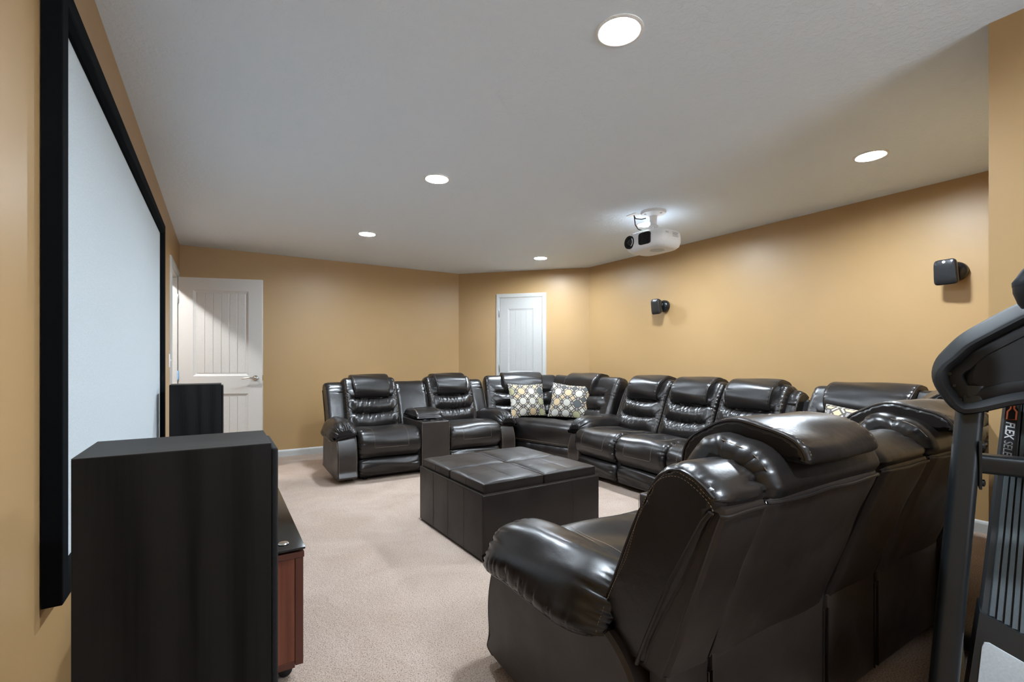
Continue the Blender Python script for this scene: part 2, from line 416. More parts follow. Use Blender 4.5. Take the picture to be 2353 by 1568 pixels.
def mesh_arm_panel(sgn):
    def fn():
        pr = [(.055, .035), (.022, .12), (.012, .22), (.028, .33), (.066, .42), (.12, .468), (.40, .475), (.56, .455), (.65, .40), (.70, .30), (.705, .10), (.70, .035)]
        c = Cushion(pr, -.09, .09, n=120, na=14, r=.012, k=1, lump=.0012, seed=6, poly=False)
        for x in (-.080, .080): c.stitch([(x, c.jof(.055, .045)), (x, c.jof(.09, .445))], dash=False, r=.0012)
        for x in (-.088, .088): c.cord([(x, c.jof(.06, .05)), (x, c.jof(.09, .445))], .0035)
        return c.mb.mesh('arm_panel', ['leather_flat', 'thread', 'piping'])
    return cached(('armp', 0), fn)
def mesh_arm_pad(sgn):                         # outer side towards sgn*x
    def fn():
        pr = [(-.105, .450), (-.112, .505), (-.085, .557), (-.03, .586), (.04, .590), (.10, .562), (.142, .505), (.160, .45), (.150, .415), (.115, .412), (.07, .43), (-.05, .44)]
        pr = [(p*sgn, q) for p, q in pr]
        def droop(G):
            y = G[..., 1]; t = np.clip((.27-y)/.22, 0, 1); G[..., 2] -= .035*t*t; 
            t2 = np.clip((y-.40)/.20, 0, 1); G[..., 2] -= .015*t2; G[..., 0] -= sgn*.045*t2*t2
            return G
        rng = np.random.RandomState(5); fy = rng.uniform(.08, .56, 26); fw = rng.uniform(.004, .009, 26); fa = rng.uniform(.2, 1, 26)
        def folds(a, x, z, nx, nz, S_):
            m_ = np.exp(-((z-.425)/.045)**2)*np.clip((x*sgn-.08)/.03, 0, 1); d = 0
            for y0, w_, am in zip(fy, fw, fa):
                x2 = ((a-y0-.15*(z-.43))/w_)**2; d = d-.0055*am*m_*(1-.8*x2)*np.exp(-x2)
            return d
        c = Cushion(pr, .045, .60, axis='y', disp=folds, n=150, na=110, r=.12, k=.40, wr=(.012, .06, 30), seed=11, lump=.002, shear=droop, wr_at=lambda p: 1.)
        for y in (.085, .63):
            c.stitch([(y, c.jof(-.105*sgn, .49)), (y, c.jof(-.105*sgn, .49)+(1 if sgn*1 > 0 else 1)*c.n*.0)]) if False else None
        j0, j1 = c.jof(.153*sgn, .425), c.jof(-.105*sgn, .450)
        if j1 < j0 and sgn > 0: j0, j1 = j1, j0
        if sgn < 0 and j1 < j0: j0, j1 = j1, j0
        lo, hi = (j0, j1)
        # pick the way round that passes over the top of the pad
        jm = c.jof(0, .588)
        rng_ = (lo, hi) if lo < jm < hi else (hi, lo+c.n)
        c.stitch([(.578, rng_[0]), (.578, rng_[1])])
        jo = c.jof(.156*sgn, .432); c.stitch([(.12, jo), (.55, jo)])
        jo = c.jof(.140*sgn, .411); c.cord([(.08, jo), (.575, jo)], .005)
        return c.mb.mesh('arm_pad', LM)
    return cached(('pad', sgn), fn)
def mesh_lid():
    pr = [(.185, .545), (.175, .575), (.19, .61), (.25, .636), (.36, .642), (.48, .636), (.53, .60), (.53, .55)]
    def fn():
        c = Cushion(pr, -.148, .148, n=90, na=36, r=.04, k=.6, wr=(.003, .03, 18), seed=21, lump=.0015)
        for sg in (-1, 1): c.stitch([(sg*.128, c.jof(.178, .58)), (sg*.128, c.jof(.50, .63))], dash=False, r=.0013)
        return c.mb.mesh('console_lid', LM)
    return cached('lid', fn)

def seat_section(root, x0, x1, sx0, sx1, hw, seed):
    xc, w = (x0+x1)/2, x1-x0
    o = link('backrest', mesh_back(round(w, 3), seed), root, (xc, 0, 0))
    link('headrest', mesh_head(hw), o)
    link('back_shell', mesh_shell(round(w-.022, 3)), root, (xc, 0, 0))
    sc, sw = (sx0+sx1)/2, sx1-sx0
    link('seat_cushion', mesh_seat(round(sw, 3), 4+seed), root, (sc, 0, 0))
    link('footrest', mesh_foot(round(sw-.01, 3), 5+seed), root, (sc, 0, 0))
def arms_and_wings(root, e, wing=.155):
    for sg in (-1, 1):
        w_ = link('wing', mesh_wing(wing), root, (sg*(e-.130+wing/2-.012), 0, 0))
        a = link('arm', mesh_arm_panel(sg), root, (sg*(e-.015), 0, 0))
        link('arm_pad', mesh_arm_pad(sg), a)
def base_of(root, hw):
    mb = MB().box(-hw, hw, .06, .735, .035, .30, .01)
    b_ = mb.obj('base_frame', 'lining', root)
    MB().loft([[(x, y, z) for y, z in ((.655, .30), (.73, .30), (.742, .42), (.868, .835), (.80, .84), (.70, .58))] for x in (-hw-.12, hw+.12)]).obj('gap_liner', 'lining', root, smooth=False)  # dark liner added behind the shells so no light shows through the gaps
    for sx in (-1, 1):
        for y in (.12, .66): MB().lathe([(.022, 0), (.025, .005), (.025, .036)], 16, (sx*(hw-.06), y, 0)).obj('foot', 'plastic', root)
def loveseat(label, loc, rz):
    root = thing('reclining_loveseat', label, 'sofa', loc, rz, 'matching pieces of the leather sectional')
    for sg, sd in ((-1, 1), (1, 2)):
        x0, x1 = sorted((sg*.184, sg*.775)); s0, s1 = sorted((sg*.160, sg*.785))
        seat_section(root, x0, x1, s0, s1, .412, sd)
    arms_and_wings(root, .900, .190)
    for sg in (-1, 1):
        link('back_shell', mesh_shell(.16), root, (sg*.860, 0, 0))
    # centre console
    mb = MB().box(-.152, .152, .012, .60, .035, .535, .014, seg=3)
    for x in (-.1505, .1505): mb.tube([(x, .0125, .06), (x, .0125, .52)], .0014, 5, 1)
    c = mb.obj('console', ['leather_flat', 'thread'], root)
    link('console_lid', mesh_lid(), c)
    for x in (-.07, .07):
        MB().lathe([(.047, .0005), (.049, .006), (.043, .007), (.041, -.001), (.039, -.002)], 28, (x, .10, .535)).obj('cup_holder', 'gloss_plastic', c)
    b_ = link('console_back', mesh_wing(.360, 9), root, (0, 0, 0)); link('back_shell', mesh_shell(.338), root)
    base_of(root, .76)
    return root
A = loveseat('dark brown leather reclining loveseat with cup holder console, facing us along the back wall', (1.912, 4.60, 0), 0)
A.scale = (1, 1.10, 1)
E_ = copy_tree(A); E_.location = (1.855, 1.63, 0); E_.scale = (1, 1.135, 1); E_.rotation_euler[2] = PI
E_['label'] = 'dark brown leather reclining loveseat nearest the camera, showing its back, beside the treadmill'
C_ = thing('reclining_sofa', 'dark brown leather sofa with three reclining seats along the wall with the satellite speakers', 'sofa', (3.06, 2.915, 0), -PI/2, 'matching pieces of the leather sectional')
for i, xx in enumerate((-.575, 0, .575)):
    seat_section(C_, xx-.285, xx+.285, xx-.282, xx+.282, .42, 1+i % 2)
arms_and_wings(C_, .912)
for sg in (-1, 1): link('back_shell', mesh_shell(.10), C_, (sg*.893, 0, 0))
base_of(C_, .86); C_.scale = (1, 1.10, 1)

# corner wedges: two backs meeting in a corner, one deep seat with a bowed front
def wedge(label, P1, K_, P2, front, seed, offs=(0, 0)):
    root = thing('corner_wedge', label, 'sofa', (K_[0], K_[1], 0), 0, 'matching pieces of the leather sectional')
    o = Vector((K_[0], K_[1], 0))
    for (a, c), of in zip(((P1, K_), (K_, P2)), offs):
        a = Vector((a[0], a[1], 0)); c = Vector((c[0], c[1], 0)); t = (c-a); w = t.length; ang = math.atan2(t.y, t.x)
        nrm = Vector((-math.sin(ang), math.cos(ang), 0))          # +y of the back frame = outwards
        mid = (a+c)/2-nrm*.75-o
        w2 = round(w-.01, 3)
        b_ = link('backrest', mesh_back(w2, seed), root, mid); b_.rotation_euler = (0, 0, ang)
        link('headrest', mesh_head(.54), b_, (of, 0, 0))
        s_ = link('back_shell', mesh_shell(round(w-.10, 3)), root, mid); s_.rotation_euler = (0, 0, ang)
    # seat plan outline (ccw or cw), rounded and bowed at the front
    Pl, per = crv([(x-o.x, y-o.y) for x, y in front], 120, True, False)
    T = np.roll(Pl, -1, 0)-np.roll(Pl, 1, 0); T /= np.linalg.norm(T, axis=1)[:, None]
    ar = .5*np.sum(Pl[:, 0]*np.roll(Pl[:, 1], -1)-np.roll(Pl[:, 0], -1)*Pl[:, 1]); Nn = np.c_[T[:, 1], -T[:, 0]]*(1 if ar > 0 else -1)
    rng = np.random.RandomState(seed)
    def rings(levels, wrk):
        out = []
        ph = rng.uniform(0, 6.28, 3)
        for z, ins in levels:
            wv = wrk*(np.sin(np.arange(120)*.9+ph[0])*.5+np.sin(np.arange(120)*1.7+ph[1])*.5)
            q = Pl-Nn*(ins+wv)[:, None]
            out.append([(x, y, z) for x, y in q])
        return out
    lv = [(.215, .06), (.22, .03), (.25, .008), (.31, 0), (.37, .0), (.42, .012), (.455, .035), (.478, .07), (.492, .13), (.498, .22)]
    mb = MB().loft(rings(lv, .0008))
    st = rings([(.2525, .006)], 0)[0]
    mb.tube(st, .0012, 5, 1, closed=True)
    mb.obj('seat_cushion', LM, root)
    mb = MB().loft(rings([(.04, .05), (.05, .03), (.12, .014), (.18, .016), (.215, .04)], .003)); mb.obj('front_skirt', LM, root)
    b = MB().loft([[(x, y, z) for x, y in (Pl-Nn*.1)] for z in (0, .05)]); b.obj('base_frame', 'lining', root)
    return root
wedge('dark brown leather corner seat below the narrow closet door, holding two patterned pillows',
      (2.90, 5.42), (3.85, 5.13), (3.89, 3.93), [(2.965, 4.75), (3.005, 4.62), (3.09, 4.36), (3.18, 4.06), (3.25, 3.985), (3.45, 3.985), (3.68, 3.99), (3.67, 4.40), (3.62, 4.88), (3.25, 5.06), (2.975, 5.15), (2.96, 4.95)], 3)
wedge('dark brown leather corner seat between the near loveseat and the three seat sofa',
      (3.89, 1.895), (3.84, 1.09), (2.845, .795), [(3.18, 1.845), (3.09, 1.70), (3.0, 1.54), (2.92, 1.42), (2.91, 1.2), (2.92, 1.0), (3.2, 1.07), (3.61, 1.20), (3.66, 1.4), (3.67, 1.84), (3.4, 1.845)], 2)

# throw pillows
def pillow(label, loc, rot, w=.46, h=.42, seed=0):
    n = 40; vs = []; fs = []; uvs = []
    def pt(i, j, sg):
        x, y = i/n*2-1, j/n*2-1
        pin = 1-.075*(1-abs(y)**1.5)*1; pin2 = 1-.075*(1-abs(x)**1.5)
        e = max(0, (1-x**2))**.55*max(0, (1-y**2))**.55
        z = sg*.075*e+.004*math.sin(5*x+seed)*math.sin(4*y+seed*2)*e
        return (x*w/2*pin, z, y*h/2*pin2)
    for sg in (-1, 1):
        o = len(vs)
        for j in range(n+1):
            for i in range(n+1): vs.append(pt(i, j, sg)); uvs.append((i/n*1.0+.13*seed+(.0 if sg < 0 else 3), j/n*h/w+.31*seed))
        for j in range(n):
            for i in range(n):
                q = (o+j*(n+1)+i, o+j*(n+1)+i+1, o+(j+1)*(n+1)+i+1, o+(j+1)*(n+1)+i); fs.append(q if sg < 0 else q[::-1])
    # piped edge
    mb = MB().add(vs, fs)
    edge = [pt(i, 0, 0) for i in range(n)]+[pt(n, j, 0) for j in range(n)]+[pt(n-i, n, 0) for i in range(n)]+[pt(0, n-j, 0) for j in range(n)]
    k = len(mb.v); mb.tube(edge, .006, 6, 0, closed=True)
    me = bpy.data.meshes.new('throw_pillow'); me.from_pydata(mb.v, [], mb.f); me.materials.append(M['octagon'])
    ul = me.uv_layers.new(name='UVMap')
    for p in me.polygons:
        for li in p.loop_indices:
            vi = me.loops[li].vertex_index
            ul.data[li].uv = uvs[vi] if vi < len(uvs) else (.52+(vi % 40)*.012, .02)
    me.shade_smooth()
    o = link('throw_pillow', me, None, loc); o.rotation_euler = rot
    return tag(o, label, 'pillow', 'octagon patterned throw pillows')
pillow('octagon patterned throw pillow leaning on the corner seat, the one nearer the console loveseat', (3.205, 4.86, .672), (R(-18), R(1), R(-9)), seed=1)
pillow('octagon patterned throw pillow leaning on the corner seat, the one nearer the three seat sofa', (3.555, 4.475, .672), (R(-18), R(5), R(-50)), seed=2)
pillow('octagon patterned throw pillow mostly hidden behind the back of the near loveseat', (3.40, 1.40, .655), (R(-20), R(4), R(-92)), seed=3)

# ------------------------------------------------------------------ ottoman
ot = thing('storage_ottoman', 'square dark brown leather ottoman with four padded trays on the carpet', 'ottoman', (1.725, 2.885, 0), R(2.2))
h = .458
mb = MB().box(-h, h, -h, h, .008, .388, .010, seg=3)
mb.box(-h+.01, h-.01, -h+.01, h-.01, 0, .02, 0)
for k in (-.25, 0, .25):
    for sg in (-1, 1):
        if k > 0: mb.tube([(k*2*h*.98, sg*(h+.0000), .012), (k*2*h*.98, sg*(h+.0000), .386)], .0012, 6, 1)
        mb.tube([(sg*(h+.0002), k*2*h*.98, .012), (sg*(h+.0002), k*2*h*.98, .386)], .0016, 6, 1)
q = h-.004
mb.tube([(-q, -q, .389), (q, -q, .389), (q, q, .389), (-q, q, .389)], .004, 6, 1, closed=True)
mb.obj('box', ['leather_ott', 'piping'], ot)
def tray():
    n = 44; a = .219; mb = MB()
    lv = [(.378, 1, 0), (.40, 1, 0), (.425, 1.004, 0), (.442, 1.0, 0)]
    rings = []
    def sq(t, s, rr):
        pts = []
        for cx_, cy_, a0 in ((1, 1, 0), (-1, 1, 90), (-1, -1, 180), (1, -1, 270)):
            for i in range(6): an = R(a0+i*18); pts.append((cx_*(a*s-rr)+rr*math.cos(an), cy_*(a*s-rr)+rr*math.sin(an), t))
        return pts
    mb.loft([sq(z, s, .012) for z, s, _ in lv])
    vs = []; fs = []
    for j in range(n+1):
        for i in range(n+1):
            x, y = i/n*2-1, j/n*2-1
            e = (1-abs(x)**7)**.5*(1-abs(y)**7)**.5
            g = .004*(math.exp(-(x/.018)**2)+math.exp(-(y/.018)**2))
            vs.append((x*a*(1.0), y*a*(1.0),   .441+.017*e-g*.55*e+.0015*math.sin(7*x+2*y)*e))
    for j in range(n):
        for i in range(n): fs.append((j*(n+1)+i, j*(n+1)+i+1, (j+1)*(n+1)+i+1, (j+1)*(n+1)+i))
    mb.add(vs, fs)
    for sg in (-1, 1):
        mb.tube([(0, sg*(a+.0006), .40), (0, sg*(a+.001), .438)], .0013, 5, 1); mb.tube([(sg*(a+.0006), 0, .40), (sg*(a+.001), 0, .438)], .0013, 5, 1)
    q = a*.985; mb.tube([(-q, -q, .4425), (q, -q, .4425), (q, q, .4425), (-q, q, .4425)], .003, 6, 1, closed=True)
    return mb.mesh('tray_lid', ['leather_ott', 'piping'])
tm = tray()
for sx in (-1, 1):
    for sy in (-1, 1): link('tray_lid', tm, ot, (sx*.2225, sy*.2225, 0))

# ------------------------------------------------------------------ room shell (measured corners)
WL, VB = -.377, 6.365
DG0, DG1, RW = (2.995, 6.365), (4.305, 4.985), (4.405, .585)
CW, CV, BK, HC = 2.478, .587, -3.2, 2.44
def wall(name, p, q, z0=0, z1=HC, th=.12, ext=(0, 0)):
    p, q = Vector((*p, 0)), Vector((*q, 0)); t = (q-p).normalized(); n = Vector((t.y, -t.x, 0))
    p = p-t*ext[0]; q = q+t*ext[1]
    return [(x.x, x.y) for x in (p, q, q+n*th, p+n*th)]
def wall_obj(name, p, q, ext=(.0, .0)):
    return struct(MB().prism(wall(name, p, q, ext=ext), 0, HC).obj(name, 'wall', smooth=False))
D0, D1, DH = 5.235, 6.045, 2.045
mb = MB()
for v0, v1, z0, z1 in ((BK, D0, 0, HC), (D0, D1, DH, HC), (D1, VB+.12, 0, HC)): mb.box(WL-.12, WL, v0, v1, z0, z1)
struct(mb.obj('wall_left', 'wall', smooth=False))
struct(MB().box(WL, DG0[0]+.05, VB, VB+.12, 0, HC).obj('wall_back', 'wall', smooth=False))
wall_obj('wall_corner', DG1, DG0, )
# orientation: walls are extruded away from the room
def prismwall(name, p, q, out):
    t = (Vector(q)-Vector(p)).normalized(); n = Vector(out).normalized()*.12
    poly = [p, q, (q[0]+n.x, q[1]+n.y), (p[0]+n.x, p[1]+n.y)]
    return struct(MB().prism(poly, 0, HC).obj(name, 'wall', smooth=False))
bpy.data.objects.remove(bpy.data.objects['wall_corner'])
prismwall('wall_corner', DG0, DG1, (.73, .69))
prismwall('wall_right', DG1, RW, (1, .02))
struct(MB().box(CW, RW[0]+.13, CV-.12, CV, 0, HC).obj('wall_alcove', 'wall', smooth=False))
struct(MB().box(CW, CW+.12, BK, CV-.12, 0, HC).obj('wall_column', 'wall', smooth=False))
mb = MB(); WX0, WX1, WZ0, WZ1 = .55, 2.3, .75, 2.15        # unseen window added behind the camera to let in fill light
for x0, x1, z0, z1 in ((WL-.12, WX0, 0, HC), (WX1, CW+.12, 0, HC), (WX0, WX1, 0, WZ0), (WX0, WX1, WZ1, HC)): mb.box(x0, x1, BK-.12, BK, z0, z1)
struct(mb.obj('wall_front', 'wall', smooth=False))
mb = MB()
for x0, x1, z0, z1 in ((WX0, WX0+.05, WZ0, WZ1), (WX1-.05, WX1, WZ0, WZ1), (WX0+.05, WX1-.05, WZ0, WZ0+.05), (WX0+.05, WX1-.05, WZ1-.05, WZ1), (1.395, 1.455, WZ0+.05, WZ1-.05)): mb.box(x0, x1, BK-.09, BK-.03, z0, z1)
wf = mb.obj('added_window_1', 'paint', smooth=False); struct(wf)
poly = [(WL, BK), (CW, BK), (CW, CV), RW, DG1, DG0, (WL, VB)]
big = [(-2.3, BK-.12), (CW+.12, BK-.12), (CW+.12, .45), (4.56, .45), (4.45, 5.08), (3.05, 6.49), (-2.3, 7.6)]
struct(MB().prism(big, -.08, 0).obj('floor', 'carpet', smooth=False))
LAMPS = [(1.315, 1.347), (1.297, 3.113), (1.265, 4.839), (3.399, 4.850), (3.45, 1.349), (3.40, 3.13), (1.30, -.42), (-.95, 5.35)]
bm = bmesh.new(); ed = []                         # plasterboard sheet with a round hole for every can light
for ring in [big]+[[(x+.076*math.cos(2*PI*i/40), y+.076*math.sin(2*PI*i/40)) for i in range(40)] for x, y in LAMPS]:
    vs = [bm.verts.new((x, y, HC)) for x, y in ring]; ed += [bm.edges.new((vs[i-1], vs[i])) for i in range(len(vs))]
bmesh.ops.triangle_fill(bm, use_beauty=True, edges=ed)
for f in bm.faces: f.normal_update()
bm.verts.index_update(); mb = MB().add([q.co for q in bm.verts], [[q.index for q in f.verts] for f in bm.faces]); bm.free()
mb.prism(big, HC+.11, HC+.16)
struct(mb.obj('ceiling', 'ceil', smooth=False))
# hall beyond the open door
mb = MB().box(-2.2, -2.1, 4.2, 7.6, 0, HC).box(-2.2, WL-.12, 4.1, 4.2, 0, HC).box(-2.2, WL, 7.5, 7.6, 0, HC).box(WL-.02, WL+.1, VB+.12, 7.6, 0, HC)
struct(mb.obj('wall_hall', 'wall', smooth=False))
# baseboards
def board(name, p, q, out):
    t = (Vector(q)-Vector(p)).normalized(); n = Vector((-t.y, t.x))
    if n.dot(Vector(out)) < 0: n = -n
    pr = [(0, 0), (.013, 0), (.013, .062), (.009, .074), (.004, .082), (0, .083)]
    r = [[(P_[0]+n.x*a, P_[1]+n.y*a, z) for a, z in pr] for P_ in (p, q)]
    return struct(MB().loft(r).obj(name, 'paint', smooth=False))
board('baseboard_left', (WL, BK), (WL, D0-.062), (1, 0)); board('baseboard_back', (WL, VB), DG0, (0, -1))
board('baseboard_right', DG1, RW, (-1, 0)); board('baseboard_column', (CW, BK), (CW, CV), (-1, 0)); board('baseboard_alcove', (CW, CV), RW, (0, 1))
dv = Vector((DG1[0]-DG0[0], DG1[1]-DG0[1])).normalized()
dg = lambda s: (DG0[0]+dv.x*s, DG0[1]+dv.y*s)
board('baseboard_corner', DG0, dg(.575), (-1, -1)); b2 = board('baseboard_corner', dg(1.305), DG1, (-1, -1))

# door casings
def casing_mb(w0, w1, top, cw=.062):      # local: x along wall, y into room, z up
    mb = MB(); pr = [(0, 0), (0, .011), (.012, .016), (.045, .017), (.056, .012), (.062, 0)]
    def run(a, b_, perp):                  # sweep profile from a to b_, perp = direction of increasing width
        pass
    o = [(-cw, 0), (-cw, top+cw), (w1-w0+cw, top+cw), (w1-w0+cw, 0)]
    i = [(0, 0), (0, top), (w1-w0, top), (w1-w0, 0)]
    rings = []
    for (ox, oz), (ix, iz) in zip(o, i):
        rings.append([(ix+(ox-ix)*t/.062, d, iz+(oz-iz)*t/.062) for t, d in pr])
    mb.loft(rings, closed=True, caps=True)
    return mb
# open door: casing on left wall, jamb lining, slab
cm = casing_mb(D0, D1, DH)
cm.xf(Matrix.Translation((WL, D0, 0)) @ Matrix(((0, 1, 0, 0), (1, 0, 0, 0), (0, 0, 1, 0), (0, 0, 0, 1))))
struct(cm.obj('trim_1', 'paint', smooth=False))
mb = MB().box(WL-.13, WL+.001, D0-.001, D0+.018, 0, DH).box(WL-.13, WL+.001, D1-.018, D1+.001, 0, DH).box(WL-.13, WL+.001, D0, D1, DH-.018, DH+.001)
mb.box(WL-.075, WL-.06, D0+.018, D0+.03, 0, DH-.018).box(WL-.075, WL-.06, D0, D1, DH-.03, DH-.018)
struct(mb.obj('trim_3', 'paint', smooth=False))
def door_mesh(w, hgt, panels, planks, th=.035, dep=.011):
    # local: x 0..w, y: front face at 0, back at th; moulded recessed panels with plank grooves on both faces
    mb = MB()
    def face(y0, sgn):
        xs = {0, w}; zs = {0, hgt}
        for a0, a1, z0, z1 in panels: xs |= {a0, a1}; zs |= {z0, z1}
        xs, zs = sorted(xs), sorted(zs)
        for i in range(len(xs)-1):
            for j in range(len(zs)-1):
                cx_, cz_ = (xs[i]+xs[i+1])/2, (zs[j]+zs[j+1])/2
                if any(a0 < cx_ < a1 and z0 < cz_ < z1 for a0, a1, z0, z1 in panels): continue
                mb.add([(xs[i], y0, zs[j]), (xs[i+1], y0, zs[j]), (xs[i+1], y0, zs[j+1]), (xs[i], y0, zs[j+1])], [(0, 1, 2, 3)])
        for a0, a1, z0, z1 in panels:
            steps = [(0, 0), (.006, dep*.36), (.022, dep*.9), (.030, dep)]
            rg = [[(a0+e, y0+sgn*d, z0+e), (a1-e, y0+sgn*d, z0+e), (a1-e, y0+sgn*d, z1-e), (a0+e, y0+sgn*d, z1-e)] for e, d in steps]
            mb.loft(rg, caps=False)
            e, d = steps[-1]; xa, xb, za, zb = a0+e, a1-e, z0+e, z1-e
            d2 = d-dep*.27; k = (xb-xa)/planks; prof = [(xa, d), (xa+.003, d2)]
            for p in range(1, planks): c = xa+p*k; prof += [(c-.004, d2), (c-.001, d2+.004), (c+.001, d2+.004), (c+.004, d2)]
            prof += [(xb-.003, d2), (xb, d)]
            for (p0, q0), (p1, q1) in zip(prof[:-1], prof[1:]):
                mb.add([(p0, y0+sgn*q0, za), (p1, y0+sgn*q1, za), (p1, y0+sgn*q1, zb), (p0, y0+sgn*q0, zb)], [(0, 1, 2, 3)])
    face(0, 1); face(th, -1)
    for x in (0, w): mb.add([(x, 0, 0), (x, th, 0), (x, th, hgt), (x, 0, hgt)], [(0, 1, 2, 3)])
    for z in (0, hgt): mb.add([(0, 0, z), (w, 0, z), (w, th, z), (0, th, z)], [(0, 1, 2, 3)])
    return mb
pan = lambda w, m=.135: [(m, w-m, .23, .80), (m, w-m, .99, 1.895)]
def raw(mb, name, mk, parent=None, angle=30):
    me = bpy.data.meshes.new(name); me.from_pydata(mb.v, [], mb.f); me.materials.append(M[mk]); me.update()
    bm = bmesh.new(); bm.from_mesh(me); bmesh.ops.remove_doubles(bm, verts=bm.verts[:], dist=.0002); bmesh.ops.recalc_face_normals(bm, faces=bm.faces[:]); bm.to_mesh(me); bm.free()
    return link(name, me, parent)
d1 = raw(door_mesh(.795, 2.025, pan(.795), 6), 'door_1', 'door')
hx, hy = WL+.010, 6.030; fx, fy = .389, 5.788
d1.location = (hx, hy, .012); d1.rotation_euler = (0, 0, math.atan2(fy-hy, fx-hx)); struct(d1)
def lever(parent, x, z, y, sgn, dirx):
    mb = MB().lathe([(.0, 0), (.026, 0), (.030, sgn*.003), (.029, sgn*.008), (.016, sgn*.012), (.011, sgn*.02), (.011, sgn*.045), (0, sgn*.047)], 28, (x, y, z), 'y')
    pts = [(x, y+sgn*.04, z), (x+dirx*.02, y+sgn*.046, z+.003), (x+dirx*.05, y+sgn*.047, z+.004), (x+dirx*.085, y+sgn*.045, z-.001), (x+dirx*.115, y+sgn*.043, z-.008), (x+dirx*.128, y+sgn*.042, z-.009)]
    mb.tube(pts, [.010, .0098, .009, .0078, .006, .003], 12)
    return mb.obj('lever_handle', 'chrome', parent)
lever(d1, .795-.065, .965, 0, -1, -1); lever(d1, .795-.065, .965, .035, 1, -1)
MB().box(.7945, .7965, .006, .029, .935, .995, .0008).obj('latch_plate', 'chrome', d1)
for z, mk in ((1.80, 'hinge'), (1.0, 'blue'), (.22, 'hinge')):
    o = MB().box(-.036, -.001, -.003, .001, z-.045, z+.045, .0005).lathe([(.006, -.047), (.0065, -.045), (.0065, .045), (.006, .047)], 12, (-.002, -.006, z)).obj('hinge', mk, d1)
# closet door on the corner wall
CM = Matrix.Translation((*dg(.63), 0)) @ Matrix.Rotation(math.atan2(dv.y, dv.x), 4, 'Z') @ Matrix.Scale(-1, 4, (0, 1, 0))
cm = casing_mb(0, .62, 2.062, .06); cm.xf(CM); struct(cm.obj('trim_2', 'paint', smooth=False))
ang = math.atan2(dv.y, dv.x)
d2 = raw(door_mesh(.612, 2.05, pan(.612, .12), 4, .03, .008), 'door_2', 'door')
nin = Vector((-.73, -.69))
# the slab stands just proud of the wall plane, between the casings
d2.location = (dg(.634)[0]+nin.x*.0125, dg(.634)[1]+nin.y*.0125, .008); d2.rotation_euler = (0, 0, ang); struct(d2)
for v_ in d2.data.vertices: v_.co.y = v_.co.y-.002
for z in (1.83, 1.05, .25): MB().lathe([(.006, -.05), (.007, -.047), (.007, .047), (.006, .05)], 12, (-.004, -.010, z)).obj('hinge', 'hinge', d2)
lever(d2, .56, .965, -.002, -1, -1)
# light switch on the left wall
sw = thing('light_switch', 'white light switch plate on the wall beside the open door', 'light switch', (WL, 5.085, 1.165))
MB().box(0, .006, -.036, .036, -.058, .058, .002).obj('plate', 'plate', sw)
MB().box(.005, .010, -.008, .008, -.018, .018, .001).box(.008, .018, -.0045, .0045, -.002, .008, .001).obj('toggle', 'plate', sw)

# ------------------------------------------------------------------ projection screen
SC = thing('projection_screen', 'white projection screen in a black velvet frame on the left wall', 'screen', (WL, 1.60, .553))
W_, H_ = 2.635, 1.582
pr = [(0, .003), (0, .041), (.002, .043), (.050, .043), (.056, .040), (.066, .026), (.066, .014)]
o = [(0, 0), (W_, 0), (W_, H_), (0, H_)]; sg_ = [(1, 1), (-1, 1), (-1, -1), (1, -1)]
rings = [[(d, y+sy*t, z+sz*t) for t, d in pr] for (y, z), (sy, sz) in zip(o, sg_)]
MB().loft(rings+[rings[0]], closed=True, caps=False).obj('frame', 'velvet', SC, angle=20)
MB().box(.012, .016, .060, W_-.060, .060, H_-.060).obj('screen_fabric', 'fabric_white', SC, smooth=False)
for y in (.4, W_-.4): MB().box(0, .010, y-.05, y+.05, H_-.10, H_-.055).obj('wall_bracket', 'plastic', SC)

# ------------------------------------------------------------------ tower speakers
def tower(label, loc, w=.205, d=.30, hh=1.0):
    t = thing('tower_speaker', label, 'speaker', loc, 0, 'floor standing tower speakers')
    mb = MB().box(-.0, d, 0, w, .03, hh-.001, .002)
    mb.obj('cabinet', 'ash', t, smooth=False)
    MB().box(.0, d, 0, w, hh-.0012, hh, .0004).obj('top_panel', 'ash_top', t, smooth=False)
    MB().box(d+.0005, d+.013, .006, w-.006, .12, hh-.012, .005, seg=3).obj('grille', 'grille', t)
    MB().box(-.012, d+.012, -.012, w+.012, 0, .03, .004).obj('plinth', 'plastic', t, smooth=False)
    for z, r in ((hh-.16, .016), (.30, .05)):
        pass
    return t
T1 = tower('black ash tower speaker nearest the camera, in front of the screen', (-.212, 1.062, 0))
T2 = copy_tree(T1); T2.location = (-.290, 3.93, 0); T2['label'] = 'black ash tower speaker standing before the open white door'
T2.scale = (1.0, 1.0, 1.0)

# ------------------------------------------------------------------ media stand
ST = thing('media_stand', 'cherry wood media stand with black glass top between the tower speakers', 'stand', (-.245, 1.876, 0))
d_, len_ = .505, 1.66
mb = MB().box(.03, d_-.028, .004, .024, .075, .448, .001)
mb.obj('side_panel', 'cherry', ST, smooth=False)
MB().box(.03, d_-.028, len_-.024, len_-.004, .075, .448, .001).obj('side_panel', 'cherry', ST, smooth=False)
for y in (0, len_-.03):
    MB().box(d_-.027, d_, y, y+.03, .060, .448, .002).obj('post', 'cherry_dark', ST, smooth=False); MB().box(.0, .029, y, y+.03, .060, .448, .002).obj('post', 'cherry_dark', ST, smooth=False)
MB().box(-.002, d_+.003, -.002, len_+.002, .449, .470, .002).obj('top_frame', 'cherry_dark', ST, smooth=False)
MB().box(.03, d_-.028, .002, len_-.002, .052, .0745, .001).obj('bottom_panel', 'cherry_dark', ST, smooth=False)
MB().box(.03, d_-.03, .025, len_-.025, .26, .275, .001).obj('shelf', 'cherry_dark', ST, smooth=False)
